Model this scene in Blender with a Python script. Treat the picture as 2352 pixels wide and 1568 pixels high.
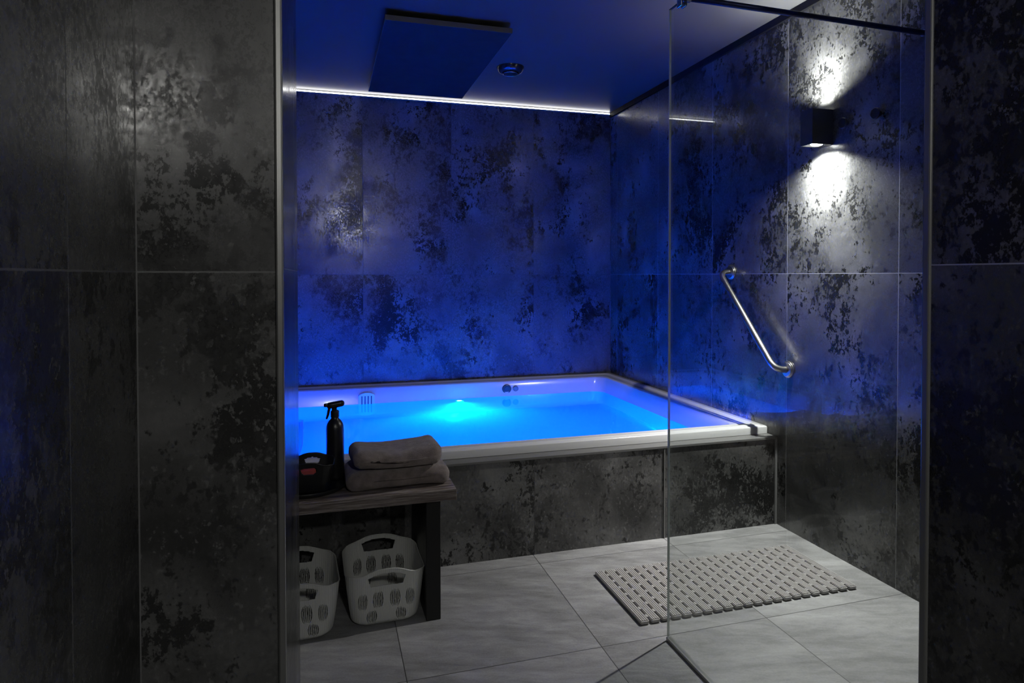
import bpy, bmesh, math, random
from mathutils import Vector, Matrix, noise
random.seed(7)
for o in list(bpy.data.objects): bpy.data.objects.remove(o)
S = bpy.context.scene
COL = S.collection

# ------------------------------------------------------------------ camera
IW, IH = 2352, 1568
FPX, YAW, PIT, ROLL, CY, CAMH = 1474.39, .2834, .0174, -.0009, 658.08, 1.1789
cd = bpy.data.cameras.new('camera'); cam = bpy.data.objects.new('camera', cd); COL.objects.link(cam)
F = Vector((math.sin(YAW)*math.cos(PIT), math.cos(YAW)*math.cos(PIT), -math.sin(PIT)))
R = Vector((math.cos(YAW), -math.sin(YAW), 0)); U = R.cross(F)
R2 = R*math.cos(ROLL)+U*math.sin(ROLL); U2 = -R*math.sin(ROLL)+U*math.cos(ROLL)
M = Matrix((R2, U2, -F)).transposed().to_4x4(); M.translation = (0, 0, CAMH)
cam.matrix_world = M
cd.sensor_width = 36; cd.sensor_fit = 'HORIZONTAL'; cd.lens = 36*FPX/IW
cd.shift_y = -(IH/2-CY)/IW; cd.clip_start = .02
S.camera = cam

# ------------------------------------------------------------------ world, exposure
w = bpy.data.worlds.new('world'); S.world = w; w.use_nodes = True
w.node_tree.nodes['Background'].inputs[0].default_value = (.01, .01, .01, 1)
w.node_tree.nodes['Background'].inputs[1].default_value = .1
S.view_settings.view_transform = 'Standard'; S.view_settings.look = 'None'
S.view_settings.gamma = 1; S.view_settings.use_curve_mapping = False
S.view_settings.exposure = 0

# lamp strengths (W)
P_DOWN, P_UP = 190, 100
GLOBE = 400
P_BLUE, P_CYAN = 135, 15
LED_STRIP = 6.5
BLUE = (0.0, .060, 1.0)
CYAN = (0.0, 1.0, .55)

# room numbers
XR, YB, ZC, YP = 2.051, 4.4026, 2.386, 2.558
XL = -.80
JZ = 1.186

# ------------------------------------------------------------------ helpers
def tag(o, label=None, cat=None, group=None, kind=None):
    if label: o['label'] = label
    if cat: o['category'] = cat
    if group: o['group'] = group
    if kind: o['kind'] = kind
    return o
def thing(name, label, cat, loc=(0, 0, 0), group=None):
    o = bpy.data.objects.new(name, None); COL.objects.link(o); o.location = loc
    o.empty_display_size = .05
    return tag(o, label, cat, group)
def obj(name, bm, mat, parent=None, smooth=False, bevel=0, seg=2, label=None):
    me = bpy.data.meshes.new(name); bm.normal_update(); bm.to_mesh(me); bm.free()
    if smooth:
        for p in me.polygons: p.use_smooth = True
    for m in (mat if isinstance(mat, (list, tuple)) else [mat]): me.materials.append(m)
    o = bpy.data.objects.new(name, me); COL.objects.link(o)
    if parent is not None:
        o.parent = parent; o.matrix_parent_inverse = Matrix.Identity(4)
    if bevel:
        b = o.modifiers.new('bevel', 'BEVEL'); b.width = bevel; b.segments = seg; b.limit_method = 'ANGLE'; b.harden_normals = False
    if label: o['label'] = label
    return o
def struct(name, bm, mat, **k):
    o = obj(name, bm, mat, **k); o['kind'] = 'structure'; return o
def box(bm, lo, hi, mi=0):
    x0, y0, z0 = lo; x1, y1, z1 = hi
    v = [bm.verts.new(p) for p in ((x0,y0,z0),(x1,y0,z0),(x1,y1,z0),(x0,y1,z0),(x0,y0,z1),(x1,y0,z1),(x1,y1,z1),(x0,y1,z1))]
    for f in ((0,3,2,1),(4,5,6,7),(0,1,5,4),(1,2,6,5),(2,3,7,6),(3,0,4,7)):
        bm.faces.new([v[i] for i in f]).material_index = mi
    return v
def B(lo, hi):
    bm = bmesh.new(); box(bm, lo, hi); return bm
def lathe(bm, prof, n=40, M4=None, mi=0):
    M4 = M4 or Matrix.Identity(4); rings = []
    for r, z in prof:
        if r < 1e-6: rings.append([bm.verts.new(M4 @ Vector((0, 0, z)))])
        else: rings.append([bm.verts.new(M4 @ Vector((r*math.cos(2*math.pi*i/n), r*math.sin(2*math.pi*i/n), z))) for i in range(n)])
    for a, b in zip(rings, rings[1:]):
        for i in range(n):
            j = (i+1) % n
            if len(a) == 1 and len(b) == 1: continue
            if len(a) == 1: f = bm.faces.new((a[0], b[j], b[i]))
            elif len(b) == 1: f = bm.faces.new((a[i], a[j], b[0]))
            else: f = bm.faces.new((a[i], a[j], b[j], b[i]))
            f.material_index = mi
def tube(bm, pts, r, n=20, cap=True):
    pts = [Vector(p) for p in pts]; rings = []
    up = None
    for i, p in enumerate(pts):
        t = (pts[min(i+1, len(pts)-1)]-pts[max(i-1, 0)]).normalized()
        if up is None:
            up = t.orthogonal().normalized()
        up = (up-t*up.dot(t)).normalized(); s = t.cross(up)
        rr = r[i] if isinstance(r, (list, tuple)) else r
        rings.append([bm.verts.new(p+(up*math.cos(a)+s*math.sin(a))*rr) for a in (2*math.pi*k/n for k in range(n))])
    for a, b in zip(rings, rings[1:]):
        for i in range(n): bm.faces.new((a[i], a[(i+1) % n], b[(i+1) % n], b[i]))
    if cap: bm.faces.new(list(reversed(rings[0]))); bm.faces.new(rings[-1])
def bend(p0, p1, p2, r, n=8):
    """rounded corner at p1"""
    p0, p1, p2 = map(Vector, (p0, p1, p2)); a = (p0-p1).normalized(); b = (p2-p1).normalized()
    s, e = p1+a*r, p1+b*r
    return [s*(1-t)**2+p1*2*t*(1-t)+e*t**2 for t in (i/n for i in range(n+1))]
def soft_box(bm, size, cuts, rad, M4=None, disp=None):
    t = bmesh.new(); bmesh.ops.create_cube(t, size=1)
    bmesh.ops.subdivide_edges(t, edges=t.edges[:], cuts=cuts, use_grid_fill=True)
    sx, sy, sz = (s/2 for s in size)
    for v in t.verts:
        p = Vector((v.co.x*2*sx, v.co.y*2*sy, v.co.z*2*sz))
        q = Vector((max(-sx+rad, min(sx-rad, p.x)), max(-sy+rad, min(sy-rad, p.y)), max(-sz+rad, min(sz-rad, p.z))))
        d = p-q
        if d.length > 1e-9: p = q+d.normalized()*rad
        if disp: p = disp(p, d)
        v.co = M4 @ p if M4 else p
    me = bpy.data.meshes.new('t'); t.to_mesh(me); t.free(); bm.from_mesh(me); bpy.data.meshes.remove(me)

# ------------------------------------------------------------------ materials
class G:
    def __init__(s, name):
        s.m = bpy.data.materials.new(name); s.m.use_nodes = True; s.t = s.m.node_tree; s.n = s.t.nodes
        s.b = s.n['Principled BSDF']; s.out = s.n['Material Output']
    def node(s, ty, **k):
        n = s.n.new(ty)
        for a, v in k.items(): setattr(n, a, v)
        return n
    def put(s, sock, v):
        if hasattr(v, 'is_output') or isinstance(v, bpy.types.NodeSocket): s.t.links.new(v, sock)
        else: sock.default_value = v
    def math(s, op, a, b=0, c=0):
        n = s.node('ShaderNodeMath', operation=op)
        s.put(n.inputs[0], a); s.put(n.inputs[1], b); s.put(n.inputs[2], c); return n.outputs[0]
    def comb(s, x, y, z):
        n = s.node('ShaderNodeCombineXYZ')
        for i, v in enumerate((x, y, z)): s.put(n.inputs[i], v)
        return n.outputs[0]
    def noise(s, vec, scale, detail=4, rough=.5, dist=0):
        n = s.node('ShaderNodeTexNoise'); s.put(n.inputs['Vector'], vec); n.inputs['Scale'].default_value = scale
        n.inputs['Detail'].default_value = detail; n.inputs['Roughness'].default_value = rough; n.inputs['Distortion'].default_value = dist
        return n.outputs[0]
    def ramp(s, fac, stops):
        n = s.node('ShaderNodeValToRGB'); s.put(n.inputs[0], fac); e = n.color_ramp.elements
        while len(e) > 1: e.remove(e[-1])
        for i, (p, c) in enumerate(stops):
            x = e[0] if i == 0 else e.new(p)
            x.position = p; x.color = (c, c, c, 1) if isinstance(c, (int, float)) else (*c, 1)
        return n.outputs[0]
    def mix(s, fac, a, b):
        n = s.node('ShaderNodeMix', data_type='RGBA'); s.put(n.inputs[0], fac); s.put(n.inputs[6], a); s.put(n.inputs[7], b); return n.outputs[2]
    def bump(s, h, strength, dist):
        n = s.node('ShaderNodeBump'); n.inputs['Strength'].default_value = strength; n.inputs['Distance'].default_value = dist
        s.put(n.inputs['Height'], h); s.t.links.new(n.outputs[0], s.b.inputs['Normal'])
    def obj(s): return s.node('ShaderNodeTexCoord').outputs['Object']
    def set(s, **k):
        for a, v in k.items(): s.put(s.b.inputs[a.replace('_', ' ')], v)
        return s
def c3(a, b=None, c=None): return (a, a, a, 1) if b is None else (a, b, c, 1)
def plain(name, col, rough=.5, metal=0, spec=.5, bump=0, bscale=200, coat=0):
    g = G(name); g.set(Base_Color=(*col, 1), Roughness=rough, Metallic=metal); g.b.inputs['Specular IOR Level'].default_value = spec
    if coat: g.b.inputs['Coat Weight'].default_value = coat; g.b.inputs['Coat Roughness'].default_value = .08
    o = g.obj(); n = g.noise(o, bscale, 3, .6)
    g.set(Roughness=g.math('MULTIPLY_ADD', g.noise(o, 12, 3), rough*.3, rough*.85))
    if bump: g.bump(n, bump, .001)
    return g.m
def emit(name, col, st):
    g = G(name); g.set(Base_Color=c3(.8), Emission_Color=(*col, 1), Emission_Strength=st); return g.m

def tile_uv(g, ux, uy, tw, v0, th, horiz=False):
    o = g.obj(); sp = g.node('ShaderNodeSeparateXYZ'); g.put(sp.inputs[0], o)
    x, y, z = sp.outputs
    if horiz: u = g.math('SUBTRACT', x, ux); v = g.math('SUBTRACT', y, v0)
    else:
        nn = g.node('ShaderNodeSeparateXYZ'); g.put(nn.inputs[0], g.node('ShaderNodeNewGeometry').outputs['True Normal'])
        nx = g.math('GREATER_THAN', g.math('ABSOLUTE', nn.outputs[0]), .5)
        nz = g.math('GREATER_THAN', g.math('ABSOLUTE', nn.outputs[2]), .5)
        mx = g.node('ShaderNodeMix'); g.put(mx.inputs[0], nx); g.put(mx.inputs[2], g.math('SUBTRACT', x, ux)); g.put(mx.inputs[3], g.math('SUBTRACT', y, uy))
        mz = g.node('ShaderNodeMix'); g.put(mz.inputs[0], nz); g.put(mz.inputs[2], g.math('SUBTRACT', z, v0)); g.put(mz.inputs[3], y)
        u, v = mx.outputs[0], mz.outputs[0]
    fu, fv = g.math('DIVIDE', u, tw), g.math('DIVIDE', v, th)
    iu, iv = g.math('FLOOR', fu), g.math('FLOOR', fv)
    def edge(f, i, s):
        fr = g.math('SUBTRACT', f, i); return g.math('MULTIPLY', g.math('MINIMUM', fr, g.math('SUBTRACT', 1, fr)), s)
    d = g.math('MINIMUM', edge(fu, iu, tw), edge(fv, iv, th))
    wn = g.node('ShaderNodeTexWhiteNoise', noise_dimensions='2D'); g.put(wn.inputs['Vector'], g.comb(g.math('ADD', iu, .37), g.math('ADD', iv, .61), 0))
    return u, v, d, wn.outputs['Value'], wn.outputs['Color']

def slate(name, ux, uy, grout=.20, bright=1.0, seed=0.0, gw=.0012, dark=.014, v0=JZ, tw=.6, th=1.2):
    """oxidised-metal look porcelain: black clouds and speckle over grey, satin glaze"""
    g = G(name); u, v, d, rnd, _ = tile_uv(g, ux, uy, tw, v0, th)
    off = g.math('MULTIPLY_ADD', rnd, 37, seed)
    p = g.comb(g.math('ADD', u, off), g.math('MULTIPLY', v, .72), off)
    ps = g.comb(g.math('ADD', g.math('MULTIPLY', u, 3.2), off), g.math('MULTIPLY', v, .5), off)
    big = g.noise(p, 2.6, 3, .55, .5)
    mid = g.noise(p, 14, 4, .62, .4)
    fine = g.noise(p, 115, 4, .68)
    strk = g.noise(ps, 2.6, 6, .65)
    soft = g.noise(g.comb(g.math('ADD', v, off), u, off), 3.4, 4, .6, .4)
    med = g.noise(p, 46, 4, .66, .3)
    h = g.math('ADD', g.math('MULTIPLY', big, .30), g.math('MULTIPLY', strk, .08))
    h = g.math('ADD', h, g.math('MULTIPLY', mid, .18)); h = g.math('ADD', h, g.math('MULTIPLY', fine, .20)); h = g.math('ADD', h, g.math('MULTIPLY', med, .24))
    patch = g.ramp(h, [(.470, 0.0), (.478, .5), (.489, 1.0)])            # corroded black against grey
    grey = g.ramp(g.math('ADD', g.math('MULTIPLY', soft, .8), g.math('MULTIPLY', fine, .2)), [(.36, .050*bright), (.5, .105*bright), (.62, .185*bright), (.7, .24*bright)])
    fleck = g.ramp(g.math('ADD', g.math('MULTIPLY', fine, .7), g.math('MULTIPLY', mid, .3)), [(.585, 0.0), (.60, .6)])
    base = g.mix(patch, c3(dark), grey)
    base = g.mix(fleck, base, c3(.22*bright))
    tint = g.node('ShaderNodeMix', data_type='RGBA', blend_type='MULTIPLY'); g.put(tint.inputs[0], 1.0); g.put(tint.inputs[6], base); tint.inputs[7].default_value = (1.0, 1.0, .985, 1)
    gm = g.math('LESS_THAN', d, gw)
    col = g.mix(gm, tint.outputs[2], c3(grout))
    rough = g.ramp(g.math('ADD', g.math('MULTIPLY', soft, .5), g.math('MULTIPLY', fine, .5)), [(.40, .42), (.50, .27), (.60, .16)])
    g.set(Base_Color=col, Roughness=g.mix(gm, rough, c3(.75)))
    g.set(Metallic=g.math('MULTIPLY', g.math('MULTIPLY', patch, .35), g.math('SUBTRACT', 1, gm)))
    hgt = g.math('MULTIPLY_ADD', fine, .35, g.math('MULTIPLY', mid, .6))
    hgt = g.math('ADD', hgt, g.math('MULTIPLY', g.math('LESS_THAN', d, .0016), -2))
    g.bump(hgt, .22, .0009)
    return g.m
def floor_mat():
    g = G('floor_porcelain'); u, v, d, rnd, _ = tile_uv(g, .222, 0, .615, 1.858-.615*4, .615, True)
    off = g.math('MULTIPLY', rnd, 41)
    ang = g.comb(g.math('ADD', g.math('MULTIPLY', u, .55), off), g.math('ADD', g.math('MULTIPLY', v, 1.7), g.math('MULTIPLY', u, .5)), off)
    a = g.noise(ang, 3.0, 8, .62, 1.2); b = g.noise(ang, 14, 7, .7, .6); c = g.noise(g.obj(), 160, 3, .6)
    h = g.math('ADD', g.math('ADD', g.math('MULTIPLY', a, .5), g.math('MULTIPLY', b, .35)), g.math('MULTIPLY', c, .15))
    col = g.ramp(h, [(.38, .15), (.47, .23), (.54, .30), (.64, .40)])
    col = g.mix(g.math('LESS_THAN', d, .0014), col, c3(.045))
    g.set(Base_Color=col, Roughness=g.ramp(b, [(.4, .5), (.6, .38)]))
    g.bump(g.math('ADD', g.math('MULTIPLY', b, .5), g.math('MULTIPLY', c, .4)), .3, .001)
    return g.m

M_back = slate('slate_tile_back', .245, 0, grout=.05, seed=3)
M_right = slate('slate_tile_right', 0, 2.493, grout=.30, seed=11.3)
M_plinth = slate('slate_tile_plinth', .843, .0, grout=.04, seed=21.7, v0=-.79)
M_near = slate('slate_tile_near', -.279, .238, grout=.16, bright=1.0, dark=.030, seed=36.4, v0=1.185)
M_near2 = slate('slate_tile_corridor', 0, .897, grout=.35, bright=.85, dark=.018, seed=64.1, v0=1.197)
M_jamb = slate('slate_tile_jamb', -.10, 1.5, grout=.2, seed=5.5, bright=.8, v0=1.190)
for n in M_jamb.node_tree.nodes:      # polished reveal
    if n.type == 'VALTORGB' and abs(n.color_ramp.elements[0].color[0]-.42) < .01:
        for e, c in zip(n.color_ramp.elements, (.26, .2, .16)): e.color = (c, c, c, 1)
M_floor = floor_mat()
def ceil_mat():
    g = G('satin_stretch_ceiling'); o = g.obj()
    g.set(Base_Color=c3(.07), Roughness=.32); g.bump(g.noise(o, 3, 2, .5), .05, .01); return g.m
M_ceil = ceil_mat()
M_trim = plain('brushed_grey_trim', (.32, .32, .31), .38, .85)
M_dtrim = plain('dark_bronze_trim', (.22, .22, .21), .35, .4)
M_blackgap = plain('black_shadow_profile', (.004, .004, .004), .6, 0, .1)
M_blackmetal = plain('black_powder_metal', (.012, .012, .012), .4, 0, .4)
M_satin = plain('satin_black_fixture', (.02, .02, .02), .45)
M_chrome = plain('chrome', (.75, .75, .75), .12, 1)
M_steel = plain('brushed_steel', (.36, .35, .335), .34, 1, bump=.1)
M_acryl = plain('white_acrylic', (.56, .565, .565), .18, 0, .5, coat=.3)
M_blackpl = plain('black_plastic', (.014, .014, .015), .38, 0, .5)
def ribbed():
    g = G('off_white_plastic'); g.set(Base_Color=(.60, .61, .58, 1), Roughness=.45)
    wv = g.node('ShaderNodeTexWave', wave_type='BANDS', bands_direction='X'); wv.inputs['Scale'].default_value = 48; wv.inputs['Distortion'].default_value = .6
    g.put(wv.inputs['Vector'], g.obj()); g.bump(wv.outputs[1], .35, .0012); return g.m
M_offwhite = ribbed()
M_greypl = plain('grey_plastic', (.20, .20, .21), .4)
M_seal = plain('grey_sealant', (.16, .16, .16), .6)
M_dark = plain('dark_jet_plastic', (.05, .05, .06), .3)

# ------------------------------------------------------------------ structure
struct('floor', B((-1.0, -1.4, -.06), (XR+.2, YB+.2, 0)), M_floor)
struct('ceiling', B((-1.0, -1.4, ZC), (XR+.2, YB+.2, ZC+.1)), M_ceil)
struct('wall_back', B((XL-.2, YB, 0), (XR, YB+.15, ZC)), M_back)
struct('wall_right', B((XR, .3, 0), (XR+.15, YB+.15, ZC)), M_right)
struct('wall_left', B((XL-.2, 1.65, 0), (XL, YB, ZC)), M_back)
struct('wall_partition_left', B((-1.0, 1.112, 0), (-.0765, 1.65, ZC)), M_near)
struct('wall_reveal_left', B((-.0765, 1.112, 0), (-.0642, 1.65, ZC)), M_jamb)
struct('trim_1', B((-.0765, 1.100, 0), (-.0642, 1.1115, ZC)), M_trim, bevel=.003)
struct('wall_corridor_left', B((-1.0, -1.2, 0), (-.279, 1.108, ZC)), M_near)
struct('wall_corridor_right', B((1.045, -1.2, 0), (1.15, .897, ZC)), M_near2)
struct('trim_2', B((1.041, .897, 0), (1.053, .912, ZC)), M_dtrim, bevel=.003)
struct('wall_shower_side', B((1.1505, .3, 0), (XR, .42, ZC)), M_right)
struct('wall_corridor_back', B((-.279, -1.4, 0), (1.045, -1.2, ZC)), M_near)
struct('wall_bath_front', B((XL, YP, 0), (XR-.0005, YP+.05, .405)), M_plinth)
struct('trim_3', B((XR-.014, .42, ZC-.034), (XR-.0005, YB-.0005, ZC-.0005)), M_blackgap)
struct('trim_4', B((XR-.012, YP-.006, 0.0), (XR-.0005, YP-.0005, .404)), M_seal)
# grey ledge tiles on top of the tiled bath front
M_ledge = plain('grey_ledge_tile', (.13, .13, .127), .34, bump=.3, bscale=90)
struct('trim_5', B((XL, YP-.006, .4052), (XR-.001, YP+.075, .416)), M_ledge, bevel=.0015)

# access panel joint in the bath front (a panel standing a hair proud)
struct('trim_6', B((1.452, YP-.005, .002), (1.4565, YP-.0005, .400)), M_dtrim)

# ------------------------------------------------------------------ LED strip along the back ceiling edge
t = thing('led_strip', 'long glowing white LED strip running along the ceiling edge of the back wall', 'light strip', (0, YB, ZC))
obj('diffuser', B((XL+.001, -.013, -.015), (XR-.016, -.003, -.006)), emit('led_white', (1, .99, .95), LED_STRIP), t)
bm = bmesh.new(); box(bm, (XL+.001, -.016, -.020), (XR-.016, -.001, -.0152)); obj('profile', bm, M_seal, t)

# ------------------------------------------------------------------ wall lamps
def wall_lamp(name, label, loc, rotz, pd, pu, group):
    """box lamp; local +X is out of the wall, y width, base at z=0, height .147"""
    r = thing(name, label, 'wall lamp', loc, group); r.rotation_euler = (0, 0, rotz)
    H, Wd, Dp = .147, .072, .105
    bm = bmesh.new()
    for lo, hi in (((.0, -Wd/2, 0), (.004, Wd/2, H)), ((Dp-.004, -Wd/2, 0), (Dp, Wd/2, H)),
                   ((.004, -Wd/2, 0), (Dp-.004, -Wd/2+.004, H)), ((.004, Wd/2-.004, 0), (Dp-.004, Wd/2, H)),
                   ((.004, -Wd/2+.004, .012), (Dp-.004, Wd/2-.004, .018)), ((.004, -Wd/2+.004, H-.018), (Dp-.004, Wd/2-.004, H-.012))):
        box(bm, lo, hi)
    obj('housing', bm, M_satin, r, bevel=.0008)
    for sgn, z0, p in ((-1, .012, pd), (1, H-.012, pu)):
        bm = bmesh.new()
        lathe(bm, [(.0, z0+sgn*.014), (.012, z0+sgn*.0135), (.022, z0+sgn*.010), (.026, z0+sgn*.002), (.026, z0)], 28, Matrix.Translation((Dp/2, 0, 0)))
        obj('lens', bm, emit('lamp_lens', (1, .99, .95), 14), r, smooth=True)
        for ang, share in ((151, .38), (88, .62)):      # wide spill and tighter core of the same beam
            l = bpy.data.lights.new('lamp_light', 'SPOT'); l.energy = p*share; l.spot_size = math.radians(ang); l.spot_blend = 1.0 if ang < 100 else .8
            l.shadow_soft_size = .012; l.color = (1, .985, .95)
            lo = bpy.data.objects.new('lamp_light', l); COL.objects.link(lo); lo.parent = r
            lo.location = (Dp/2+.002, 0, z0+sgn*.028); lo.rotation_euler = (0 if sgn < 0 else math.pi, 0, 0)
    return r
wall_lamp('wall_lamp', 'black box wall lamp lit up and down on the right shower wall', (XR, 2.215+.04, 1.726), math.pi, P_DOWN, P_UP, None)
t = thing('globe_lamp', 'small white globe wall lamp on the corridor wall behind the viewer', 'wall lamp', (.335, -1.2, 1.98))
mX = Matrix.Rotation(-math.pi/2, 4, 'X')
bm = bmesh.new(); lathe(bm, [(0, .001), (.05, .001), (.05, .012), (.018, .02), (.018, .05), (0, .05)], 32, mX); obj('base', bm, M_satin, t, smooth=False)
bm = bmesh.new(); lathe(bm, [(.045*math.sin(a*math.pi/16), .09-.045*math.cos(a*math.pi/16)) for a in range(17)], 28, mX); obj('globe', bm, emit('globe_glow', (1, .99, .95), GLOBE), t, smooth=True)

# round black hooks
def hook(label, y, z):
    r = thing('wall_hook', label, 'hook', (XR, y, z))
    m4 = Matrix.Rotation(-math.pi/2, 4, 'Y')
    bm = bmesh.new(); lathe(bm, [(0, 0), (.011, 0), (.011, .016), (0, .016)], 24, m4); obj('stem', bm, M_blackmetal, r, smooth=False)
    bm = bmesh.new(); lathe(bm, [(0, .016), (.020, .016), (.022, .018), (.022, .022), (.020, .024), (0, .024)], 32, m4); obj('knob', bm, M_blackmetal, r)
hook('round black wall hook nearest to the lit wall lamp', 2.147, 1.799)
hook('round black wall hook farther from the lamp, towards the dark wall edge', 1.985, 1.799)

# ------------------------------------------------------------------ heating panel
t = thing('heating_panel', 'large flat rectangular infrared heating panel hanging below the blue ceiling', 'heater', (.568, 3.558, ZC))
obj('panel_face', B((-.299, -.589, -.049), (.299, .589, -.045)), plain('panel_satin', (.02, .02, .024), .45, 0, .25), t)
bm = bmesh.new()
box(bm, (-.300, -.590, -.0502), (.300, -.5885, -.026)); box(bm, (-.300, .5885, -.0502), (.300, .590, -.026))
box(bm, (-.300, -.5885, -.0502), (-.2985, .5885, -.026)); box(bm, (.2985, -.5885, -.0502), (.300, .5885, -.026))
box(bm, (-.2985, -.5885, -.045), (.2985, .5885, -.026))
obj('panel_edge', bm, plain('panel_frame', (.10, .10, .10), .3), t)
for x in (-.2, .2):
    for y in (-.45, .45): obj('spacer', B((x-.02, y-.02, -.026), (x+.02, y+.02, -.0005)), M_blackgap, t)

# ceiling vent valve
t = thing('ceiling_vent', 'small round black exhaust valve in the blue ceiling beside the heating panel', 'vent', (1.040, 3.60, ZC))
bm = bmesh.new()
lathe(bm, [(.080, -.0005), (.080, -.004), (.072, -.018), (.066, -.028), (.052, -.034), (.046, -.030), (.046, -.0005)], 48)
obj('outer_ring', bm, plain('vent_black', (.015, .015, .016), .22, 0, .6), t, smooth=True)
bm = bmesh.new(); lathe(bm, [(0, -.012), (.020, -.014), (.038, -.024), (.043, -.036), (.040, -.040), (.030, -.036), (0, -.030)], 48)
obj('valve_disc', bm, M_blackpl, t, smooth=True)
bm = bmesh.new(); lathe(bm, [(0, -.0005), (.006, -.0005), (.006, -.02), (0, -.02)], 16); obj('stem', bm, M_blackpl, t)
bm = bmesh.new(); lathe(bm, [(.0425, -.037), (.0445, -.0375), (.0445, -.0395), (.0425, -.040), (.0405, -.0385), (.0425, -.037)], 48)
obj('rim', bm, M_chrome, t, smooth=True)

# ------------------------------------------------------------------ glass screen with support bar
def glass_mat(name, tint):
    g = G(name); g.n.remove(g.b)
    tr = g.node('ShaderNodeBsdfTransparent'); tr.inputs[0].default_value = tint
    gl = g.node('ShaderNodeBsdfGlossy'); gl.inputs[0].default_value = c3(1); gl.inputs[1].default_value = .0
    fr = g.node('ShaderNodeFresnel'); g.put(fr.inputs[0], g.math('MULTIPLY_ADD', g.node('ShaderNodeNewGeometry').outputs['Backfacing'], 1/1.45-1.45, 1.45))
    mx = g.node('ShaderNodeMixShader'); L = g.t.links
    L.new(fr.outputs[0], mx.inputs[0]); L.new(tr.outputs[0], mx.inputs[1]); L.new(gl.outputs[0], mx.inputs[2]); L.new(mx.outputs[0], g.out.inputs[0])
    return g.m
GX = 1.060
t = thing('glass_screen', 'frameless clear glass shower screen standing on the floor tiles', 'glass screen', (GX, 1.375, 0))
obj('glass_pane', B((-.004, -.462, .012), (.004, .458, 2.022)), glass_mat('clear_glass', (.90, .92, .91, 1)), t)
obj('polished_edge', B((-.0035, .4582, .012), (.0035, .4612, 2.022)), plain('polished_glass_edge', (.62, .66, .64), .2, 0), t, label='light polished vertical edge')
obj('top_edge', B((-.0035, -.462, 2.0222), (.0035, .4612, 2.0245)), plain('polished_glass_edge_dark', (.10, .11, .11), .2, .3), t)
obj('floor_channel', B((-.009, -.462, 0.0002), (.009, .458, .0115)), M_trim, t, bevel=.001)
t = thing('support_bar', 'slim black round support bar from glass screen to right wall', 'bar', (GX, 1.765, 2.034))
bm = bmesh.new(); tube(bm, [(.012, 0, 0), (XR-GX-.008, .02, 0)], .0092, 24); obj('bar', bm, M_blackmetal, t, smooth=True)
mY = Matrix.Rotation(math.pi/2, 4, 'Y')
bm = bmesh.new(); lathe(bm, [(0, -.012), (.013, -.012), (.013, .022), (0, .022)], 28, Matrix.Translation((0.006, 0, 0)) @ mY)
box(bm, (-.010, -.013, -.030), (-.0045, .013, .010)); box(bm, (.0045, -.013, -.030), (.010, .013, .010))
obj('glass_clamp', bm, M_chrome, t, bevel=.001)
bm = bmesh.new(); lathe(bm, [(0, 0), (.0125, 0), (.0125, .012), (0, .012)], 28, Matrix.Translation((XR-GX-.018, .02, 0)) @ mY); obj('wall_bracket', bm, M_chrome, t)
bm = bmesh.new(); lathe(bm, [(0, 0), (.0185, 0), (.0185, .0055), (0, .0055)], 28, Matrix.Translation((XR-GX-.006, .02, 0)) @ mY); obj('wall_rosette', bm, M_blackmetal, t)

# ------------------------------------------------------------------ grab bar
t = thing('grab_bar', 'brushed steel grab bar mounted diagonally on the right wall above the hot tub', 'grab bar', (XR, 2.48, .745))
a, b = Vector((0, 0, 0)), Vector((0, .435, .450)); out = Vector((-.075, 0, 0))
pts = [a+Vector((-.012, 0, 0))] + bend(a, a+out, b+out, .055, 10) + bend(a+out, b+out, b, .055, 10) + [b+Vector((-.012, 0, 0))]
bm = bmesh.new(); tube(bm, pts, .0150, 24); obj('rail', bm, M_steel, t, smooth=True)
for q in (a, b):
    bm = bmesh.new(); lathe(bm, [(0, .001), (.038, .001), (.039, .004), (.0385, .008), (.034, .011), (.034, .0125), (.031, .015), (.016, .017), (.016, .0115)], 40, Matrix.Translation(q) @ Matrix.Rotation(-math.pi/2, 4, 'Y'))
    obj('wall_flange', bm, M_steel, t, smooth=False, bevel=.0008)

# ------------------------------------------------------------------ hot tub
TX0, TX1, TY0, TY1, TB = XL+.003, XR-.003, 2.615, YB-.003, .4175
WZ = .345
tub = thing('hot_tub', 'large white rectangular hot tub set into the dark tiled platform', 'hot tub', (.63, 3.5, 0))
cx, cy = .63, 3.5
def rrect(x0, x1, y0, y1, r, n=8):
    P = []
    for (px, py, a0) in ((x1-r, y1-r, 0), (x0+r, y1-r, 90), (x0+r, y0+r, 180), (x1-r, y0+r, 270)):
        for i in range(n+1):
            a = math.radians(a0+90*i/n); P.append((px+r*math.cos(a), py+r*math.sin(a)))
    return P
def ring_surface(bm, levels, cap_last=True, n=8):
    prev = None
    for ins, z, r in levels:
        P = rrect(TX0+ins, TX1-ins, TY0+ins, TY1-ins, r, n)
        cur = [bm.verts.new((x-cx, y-cy, z)) for x, y in P]
        if prev:
            k = len(cur)
            for i in range(k): bm.faces.new((prev[i], prev[(i+1) % k], cur[(i+1) % k], cur[i]))
        prev = cur
    if cap_last: bm.faces.new(prev)
bm = bmesh.new()
ring_surface(bm, [(0, TB, .012), (0, .447, .012), (.0015, .4505, .012), (.005, .4525, .013), (.020, .4525, .02), (.022, .4545, .02), (.024, .4560, .021), (.044, .4560, .03),
                  (.048, .4550, .032), (.051, .4500, .034), (.056, .4470, .037), (.080, .4450, .05), (.085, .4470, .052), (.092, .4480, .055), (.102, .4465, .06), (.110, .440, .065)], cap_last=False, n=8)
obj('rim', bm, M_acryl, tub, smooth=True)
bm = bmesh.new()
ring_surface(bm, [(.110, .440, .065), (.118, .425, .07), (.124, .40, .075), (.150, .30, .09), (.175, .10, .10), (.20, .05, .11), (.25, .025, .13)], n=8)
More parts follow.
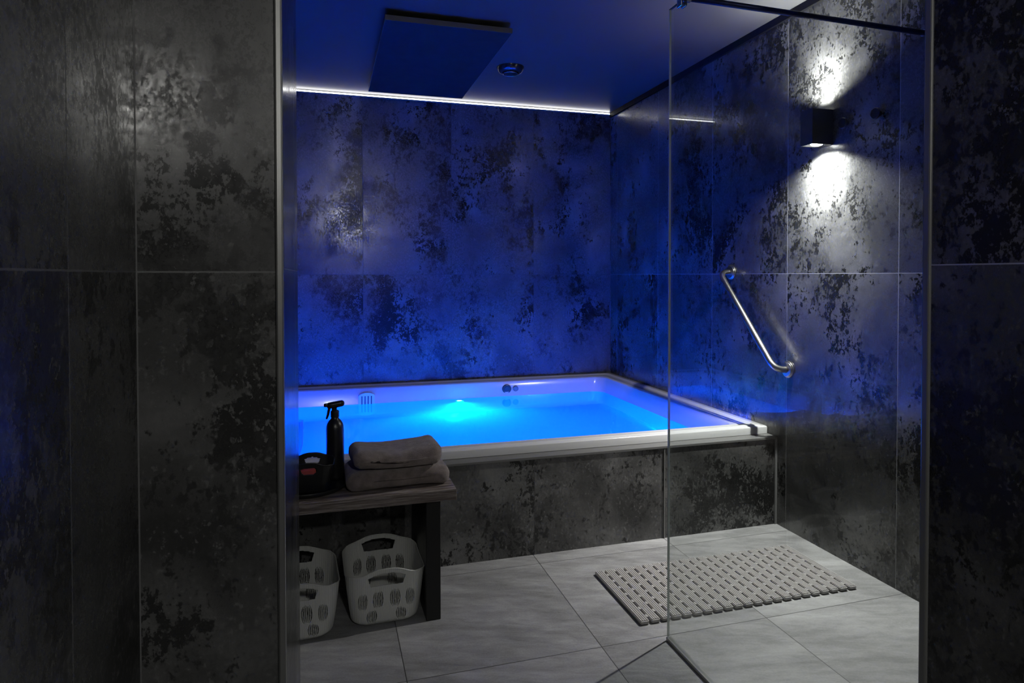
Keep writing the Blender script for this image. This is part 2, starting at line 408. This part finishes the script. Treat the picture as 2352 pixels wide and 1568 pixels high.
sh = obj('basin', bm, M_acryl, tub, smooth=True)
# water jets / fittings on the far inner wall (wall leans: y at z)
def yin(z):   # inner back wall y at height z
    for (i0, z0), (i1, z1) in zip(((.118, .425), (.124, .40), (.150, .30), (.175, .10)), ((.124, .40), (.150, .30), (.175, .10), (.2, .05))):
        if z0 >= z >= z1: return TY1-(i0+(i1-i0)*(z0-z)/(z0-z1))
    return TY1-.2
def on_back(x, z): return Matrix.Translation((x-cx, yin(z)-cy, z)) @ Matrix.Rotation(math.radians(90+8), 4, 'X')
for x, z, r, m, nm in ((1.205, .393, .031, M_dark, 'control_dial'), (1.270, .393, .019, M_greypl, 'jet')):
    bm = bmesh.new(); lathe(bm, [(0, .010), (r*.55, .011), (r*.62, .008), (r*.8, .008), (r*.88, .011), (r, .009), (r*1.04, .0), (r*1.04, -.004)], 36, on_back(x, z))
    obj(nm, bm, m, tub, smooth=False)
# skimmer grille
bm = bmesh.new(); Mg = on_back(.255, .365)
P = [(-.052, -.085), (.052, -.085)] + [(.052*math.cos(math.radians(a)), .030+.026*math.sin(math.radians(a))) for a in range(0, 181, 15)]
fr = [bm.verts.new(Mg @ Vector((x, y, .012))) for x, y in P]; bk = [bm.verts.new(Mg @ Vector((x, y, -.01))) for x, y in P]
bm.faces.new(fr)
for i in range(len(P)): bm.faces.new((fr[i], bk[i], bk[(i+1) % len(P)], fr[(i+1) % len(P)]))
gr = obj('skimmer_grille', bm, plain('grille_white', (.7, .72, .74), .3), tub)
bm = bmesh.new()
for k in range(4):
    x = -.03+.02*k; vs = [Mg @ Vector(p) for p in ((x-.0035, -.078, .0125), (x+.0035, -.078, .0125), (x+.0035, .035, .0125), (x-.0035, .035, .0125))]
    bm.faces.new([bm.verts.new(p) for p in vs])
s_ = obj('slot', bm, M_dark, gr)
# underwater lights
def tub_light(x, y, z, rx, rz, e, col, rad, nm='underwater_light', lens=6):
    l = bpy.data.lights.new(nm, 'SPOT'); l.energy = e; l.color = col; l.shadow_soft_size = rad; l.spot_size = math.radians(170); l.spot_blend = .5
    o = bpy.data.objects.new(nm, l); COL.objects.link(o); o.parent = tub; o.location = (x-cx, y-cy, z); o.rotation_euler = (rx, 0, rz)
for x in (-.4, .35, 1.0, 1.65): tub_light(x, TY0+.215, .17, math.radians(90), 0, P_BLUE, BLUE, .04)
tub_light(TX0+.20, 3.4, .15, math.radians(90), math.radians(-90), P_BLUE*.5, BLUE, .04)
LX, LZ = .865, .300
tub_light(LX, yin(LZ)-.03, LZ, math.radians(62), math.pi, P_CYAN, CYAN, .02)
bm = bmesh.new(); lathe(bm, [(0, .012), (.010, .011), (.016, .007), (.018, 0)], 28, on_back(LX, LZ)); obj('led_lens', bm, emit('led_cyan', (.45, 1, .85), 12), tub, smooth=True, label='glowing green-white LED')
bm = bmesh.new(); lathe(bm, [(.0185, -.002), (.0185, .007), (.028, .005), (.030, -.002)], 32, on_back(LX, LZ)); obj('led_bezel', bm, M_chrome, tub, smooth=True)

# water
def water_mat():
    g = G('blue_lit_water'); g.n.remove(g.b)
    gl = g.node('ShaderNodeBsdfGlass'); gl.inputs['Color'].default_value = (.3, .84, 1, 1); gl.inputs['Roughness'].default_value = .02; gl.inputs['IOR'].default_value = 1.33
    bp = g.node('ShaderNodeBump'); bp.inputs['Strength'].default_value = .12; bp.inputs['Distance'].default_value = .02
    g.put(bp.inputs['Height'], g.noise(g.obj(), 2.2, 3, .5)); g.t.links.new(bp.outputs[0], gl.inputs['Normal'])
    g.t.links.new(gl.outputs[0], g.out.inputs[0]); return g.m
bm = bmesh.new(); ins = .1382
P = rrect(TX0+ins, TX1-ins, TY0+ins, TY1-ins, .08, 8)
bm.faces.new([bm.verts.new((x, y, WZ)) for x, y in P])
wo = obj('pool_water', bm, water_mat()); tag(wo, 'still glowing blue water filling the white hot tub', 'water')

# ------------------------------------------------------------------ wooden bench
def wood_mat():
    g = G('dark_oiled_wood'); o = g.obj()
    mp = g.node('ShaderNodeMapping'); mp.inputs['Scale'].default_value = (1.6, 14, 60); g.put(mp.inputs[0], o)
    a = g.noise(mp.outputs[0], 2.4, 8, .65, 1.3); b = g.noise(mp.outputs[0], 9, 6, .7, .5)
    h = g.math('ADD', g.math('MULTIPLY', a, .65), g.math('MULTIPLY', b, .35))
    g.set(Base_Color=g.ramp(h, [(.40, (.06, .042, .035)), (.5, (.17, .14, .125)), (.58, (.33, .295, .27))]), Roughness=.5)
    g.bump(h, .4, .002); return g.m
t = thing('wooden_bench', 'low dark wooden bench with black legs in front of the hot tub platform', 'bench', (0, 2.29, 0))
obj('bench_top', B((-.50, -.158, .418), (.425, .2635, .455)), wood_mat(), t, bevel=.002)
for x in (-.42, .325): obj('leg', B((x, -.125, 0.0), (x+.050, .255, .4178)), M_blackmetal, t, bevel=.002)

# ------------------------------------------------------------------ towels
def towel_mat(name, col):
    g = G(name); o = g.obj(); a = g.noise(o, 420, 3, .7); b = g.noise(o, 35, 4, .6)
    g.set(Base_Color=g.mix(g.ramp(b, [(.35, 0.), (.65, 1.)]), (*[c*.75 for c in col], 1), (*[c*1.25 for c in col], 1)), Roughness=.95)
    g.b.inputs['Sheen Weight'].default_value = .4; g.b.inputs['Sheen Roughness'].default_value = .5
    g.b.inputs['Specular IOR Level'].default_value = .1
    g.bump(g.math('ADD', a, g.math('MULTIPLY', b, .7)), .9, .004); return g.m
M_tw = towel_mat('brown_grey_terry', (.25, .205, .188))
def towel(label, loc, rz, size, seed, folds, sag):
    r = thing('folded_towel', label, 'towel', loc, 'folded towels stacked on the bench'); r.rotation_euler = (0, 0, rz)
    L, D, H = size; n = len(folds)
    for k, (dx, dy) in enumerate(folds):
        hh = H/n
        def disp(p, d, k=k):
            q = Vector((p.x*7+seed, p.y*7, p.z*9+k*5))
            p = p+Vector((noise.noise(q), noise.noise(q+Vector((9, 0, 0))), 0))*.006
            p.z += noise.noise(Vector((p.x*9+seed, p.y*8, k*3)))*.006 + sag*math.cos(p.x/L*math.pi*1.0)*-.012*(1 if p.z > 0 else .15) + (sag > .8)*(.010*max(0, p.x/L) if p.z > 0 else 0)
            f = noise.noise(Vector((p.x*60, p.y*60, p.z*60+seed)))
            p = p+d.normalized()*f*.0012 if d.length > 0 else p+Vector((0, 0, f*.001))
            p.z = max(p.z, -hh*.5); return p
        bm = bmesh.new(); soft_box(bm, (L-dx, D-dy, hh*1.04), 26, hh*.48, Matrix.Translation((dx*.3, 0, hh*(k+.5)+.001)), disp)
        obj('fold', bm, M_tw, r, smooth=True)
towel('folded brown-grey bath towel lying directly on the bench, lower of the two', (.238, 2.285, .4562), math.radians(1.0), (.350, .21, .066), 3, [(0, 0)], .4)
towel('folded brown-grey bath towel lying on top of the other towel', (.232, 2.265, .5290), math.radians(1.5), (.305, .19, .066), 11, [(0, 0)], 1.3)

# ------------------------------------------------------------------ spray bottle
t = thing('spray_bottle', 'tall matt black spray bottle with trigger standing at the edge of the black tray', 'bottle', (.031, 2.352, .4606))
bm = bmesh.new()
lathe(bm, [(0, .001), (.028, .001), (.0305, .005), (.031, .012), (.031, .172), (.030, .184), (.027, .195), (.021, .205), (.0145, .211), (.013, .215), (.013, .222), (0, .222)], 48)
obj('body', bm, plain('matt_black_aluminium', (.012, .012, .014), .32, .0, .6), t, smooth=True)
bm = bmesh.new(); lathe(bm, [(.0, .218), (.0148, .218), (.0148, .238), (.011, .242), (0, .242)], 32); obj('collar', bm, M_blackpl, t, bevel=.0006)
bm = bmesh.new()
soft_box(bm, (.062, .024, .022), 8, .0100, Matrix.Translation((.002, 0, .262)) @ Matrix.Rotation(math.radians(-8), 4, 'Y'))
soft_box(bm, (.018, .016, .012), 4, .004, Matrix.Translation((-.029, 0, .261)))
soft_box(bm, (.018, .014, .022), 4, .005, Matrix.Translation((-.002, 0, .247)))
obj('spray_head', bm, plain('gloss_black_plastic', (.015, .015, .018), .2), t, smooth=True)
bm = bmesh.new()
pts = [Vector((-.017, 0, .256)), Vector((-.021, 0, .242)), Vector((-.024, 0, .226)), Vector((-.029, 0, .212))]
tube(bm, pts, [.0045, .0048, .0045, .003], 12); obj('trigger', bm, M_blackpl, t, smooth=True)

# ------------------------------------------------------------------ black caddy on a tray, drinking glass
t = thing('serving_tray', 'round black tray lying on the left of the bench', 'tray', (-.065, 2.30, .455))
bm = bmesh.new(); lathe(bm, [(0, .001), (.128, .001), (.138, .006), (.146, .020), (.1485, .0205), (.148, .016), (.140, .003), (.135, .004), (.128, .0045), (0, .0045)], 72)
bm.free(); bm = bmesh.new(); lathe(bm, [(0, .001), (.130, .001), (.140, .008), (.146, .019), (.144, .020), (.137, .010), (.128, .005), (0, .005)], 72)
obj('tray_body', bm, M_blackpl, t, smooth=True)

def basket(name, label, cat, loc, rz, W, D, H, arc, mat, group, slots=True, hole=(.062, .038, .012), thick=.0022, cell=.0016, taper=.82):
    """rounded-rectangle tub with two handle openings and pierced slits"""
    r = thing(name, label, cat, loc, group); r.rotation_euler = (0, 0, rz)
    rc = min(W, D)*.24
    # perimeter samples
    def perim(Wd, Dp, rad, n):
        segs = []; P = rrect(-Wd/2, Wd/2, -Dp/2, Dp/2, rad, 24); P.append(P[0])
        L = [0]
        for a, b in zip(P, P[1:]): L.append(L[-1]+math.hypot(b[0]-a[0], b[1]-a[1]))
        res = []; j = 0
        for i in range(n):
            s = L[-1]*i/n
            while L[j+1] < s: j += 1
            f = (s-L[j])/max(1e-9, L[j+1]-L[j]); res.append((P[j][0]+(P[j+1][0]-P[j][0])*f, P[j][1]+(P[j+1][1]-P[j][1])*f))
        return res
    NU = int(2*(W+D)/cell); NV = int(H/cell)
    top = perim(W, D, rc, NU)
    bm = bmesh.new(); grid = []
    hh = [H+arc*math.exp(-(abs(x)/(W*.27))**3.2) if abs(y) > D*.3 else H+.012*H*0 for x, y in top]
    hh = [h-.05*H*(math.exp(-((abs(y)-D*.0)/(D*.4))**4)) if abs(x) > W*.45 else h for h, (x, y) in zip(hh, top)]
    for j in range(NV+1):
        t_ = j/NV; k = taper+(1-taper)*t_**.75
        if t_ < .10: k *= 1-.10*(1-t_/.10)**2
        grid.append([bm.verts.new((x*k, y*k, .0015+t_*h)) for (x, y), h in zip(top, hh)])
    # slit pattern
    hw, hz, hh0 = hole
    def cut(x, y, z, t_, k, hgt, nx):
        f = abs(y) > D*.36*k                         # front / back face
        s = x if f else y
        if f:
            zc = hgt-hz
            top_z = hgt-hh0-.004*abs(s)/hw
            bot_z = zc-.016+.010*max(0, abs(s)/hw-.55)/.45
            if abs(s) < hw*(.86+.14*(z-bot_z)/max(1e-4, top_z-bot_z)) and bot_z < z < top_z: return True
        if not slots: return False
        wsc = W/.265
        pods = [(-.048, .19, .018, .12), (.048, .19, .018, .12), (-.078, .50, .016, .17), (-.028, .48, .018, .16), (.028, .48, .018, .16), (.078, .50, .016, .17)] if f else \
               [(-.09, .35, .020, .16), (-.03, .35, .02, .16), (.03, .35, .02, .16), (.09, .35, .02, .16)]
        for px, pt, pw, ph in pods:
            px *= wsc; pw *= wsc
            q = (t_-pt)/ph
            if abs(q) < 1:
                env = (1-q*q)**.5
                s2 = (s-px)/(pw*(.35+.65*env))
                if abs(s2) < 1:
                    ph_ = (s2*3+3) % 1.0
                    lim = .27*(1-abs(q)**4)
                    if abs(ph_-.5) < lim: return True
        return False
    for j in range(NV):
        t_ = (j+.5)/NV; k = taper+(1-taper)*t_**.75
        for i in range(NU):
            i2 = (i+1) % NU
            a, b, c_, d_ = grid[j][i], grid[j][i2], grid[j+1][i2], grid[j+1][i]
            x = (a.co.x+c_.co.x)/2; y = (a.co.y+c_.co.y)/2; z = (a.co.z+c_.co.z)/2
            if cut(x, y, z, t_, k, hh[i], 0): continue
            bm.faces.new((a, b, c_, d_))
    bm.faces.new(list(reversed(grid[0])))
    bmesh.ops.delete(bm, geom=[v for v in bm.verts if not v.link_faces], context='VERTS')
    o = obj('basket_body', bm, mat, r, smooth=True)
    sm = o.modifiers.new('shell', 'SOLIDIFY'); sm.thickness = thick; sm.offset = -1
    # rolled rim
    bm = bmesh.new(); n = 160; tp = perim(W, D, rc, n); 
    hr = [H+arc*math.exp(-(abs(x)/(W*.27))**3.2) if abs(y) > D*.3 else H for x, y in tp]
    hr = [h-.05*H*(math.exp(-((abs(y))/(D*.4))**4)) if abs(x) > W*.45 else h for h, (x, y) in zip(hr, tp)]
    pts = [(x*.995, y*.995, h+.001) for (x, y), h in zip(tp, hr)]; pts.append(pts[0])
    tube(bm, pts, .0024, 8, cap=False); obj('rim', bm, mat, r, smooth=True)
    return r
basket('laundry_basket', 'off-white pierced plastic basket standing beside the black bench leg', 'basket', (.190, 2.305, 0), math.radians(1), .268, .300, .178, .022, M_offwhite, 'off-white baskets under the bench')
basket('laundry_basket', 'off-white pierced plastic basket farthest under the bench, half hidden by the wall edge', 'basket', (-.098, 2.272, 0), math.radians(3), .268, .300, .178, .022, M_offwhite, 'off-white baskets under the bench')
basket('storage_caddy', 'small black plastic caddy with handle slots on the tray', 'caddy', (-.050, 2.252, .4606), math.radians(-4), .150, .130, .092, .012, M_blackpl, None, slots=False, hole=(.026, .020, .012), cell=.0022)
# things inside the caddy
bm = bmesh.new(); soft_box(bm, (.052, .030, .060), 4, .004); o = obj('sachet_pack', bm, plain('red_white_paper', (.45, .06, .05), .5)); o.location = (-.058, 2.228, .505)
tag(o, 'small red pack inside the black caddy', 'packet')
bm = bmesh.new(); soft_box(bm, (.040, .022, .064), 4, .004); o = obj('tissue_pack', bm, plain('white_paper', (.62, .56, .52), .6)); o.location = (-.010, 2.230, .507)
tag(o, 'small pale pack inside the black caddy beside the red one', 'packet')
# tall drinking glass
t = thing('champagne_flute', 'tall clear drinking glass at the left wall edge behind the tray', 'glass', (-.097, 2.352, .4606))
bm = bmesh.new(); lathe(bm, [(0, .001), (.030, .001), (.028, .003), (.005, .008), (.0035, .02), (.0035, .075), (.010, .09), (.021, .13), (.0235, .17), (.022, .212), (.0212, .212), (.0225, .17), (.020, .131), (.009, .093), (0, .088)], 40)
obj('glass_body', bm, glass_mat('thin_glass', (.93, .93, .94, 1)), t, smooth=True)

# ------------------------------------------------------------------ bath mat
def mat_mat():
    g = G('grey_rubber_mat'); o = g.obj()
    g.set(Base_Color=g.ramp(g.noise(o, 60, 4, .6), [(.35, (.31, .30, .29)), (.65, (.38, .37, .36))]), Roughness=.55); return g.m
t = thing('bath_mat', 'slatted grey shower mat lying on the floor tiles behind the glass screen', 'mat', (1.4625, 2.125, 0))
NS = 22; PW = .905/NS; LY = .386
bm = bmesh.new()
for i in range(NS):
    x0 = -.4525+i*PW+.003; x1 = x0+PW-.0080
    # slat with rounded tab ends and four ribs
    P = []
    for (px, py, a0) in ((x1-.006, LY/2-.006, 0), (x0+.006, LY/2-.006, 90), (x0+.006, -LY/2+.006, 180), (x1-.006, -LY/2+.006, 270)):
        for k in range(4):
            a = math.radians(a0+30*k); P.append((px+.006*math.cos(a), py+.006*math.sin(a)))
    lo = [bm.verts.new((x, y, .0045)) for x, y in P]; hi = [bm.verts.new((x, y, .0130)) for x, y in P]
    bm.faces.new(list(reversed(lo))); bm.faces.new(hi)
    for k in range(len(P)): bm.faces.new((lo[k], lo[(k+1) % len(P)], hi[(k+1) % len(P)], hi[k]))
    wd = (x1-x0)
    for k in range(4):
        xa = x0+.0025+k*(wd-.005-.0052)/3; box(bm, (xa, -LY/2+.004, .0130), (xa+.0050, LY/2-.004, .0158))
    for y in (-.17, -.06, .06, .17): box(bm, ((x0+x1)/2-.008, y-.008, 0.0004), ((x0+x1)/2+.008, y+.008, .0045))
    if i < NS-1:
        off = (i % 2)*.026
        y = -LY/2+.030+off
        while y < LY/2-.008:
            box(bm, (x1-.0005, y-.0085, .0060), (x1+.0085, y+.0075, .0155)); y += .052
obj('slat_grid', bm, mat_mat(), t)
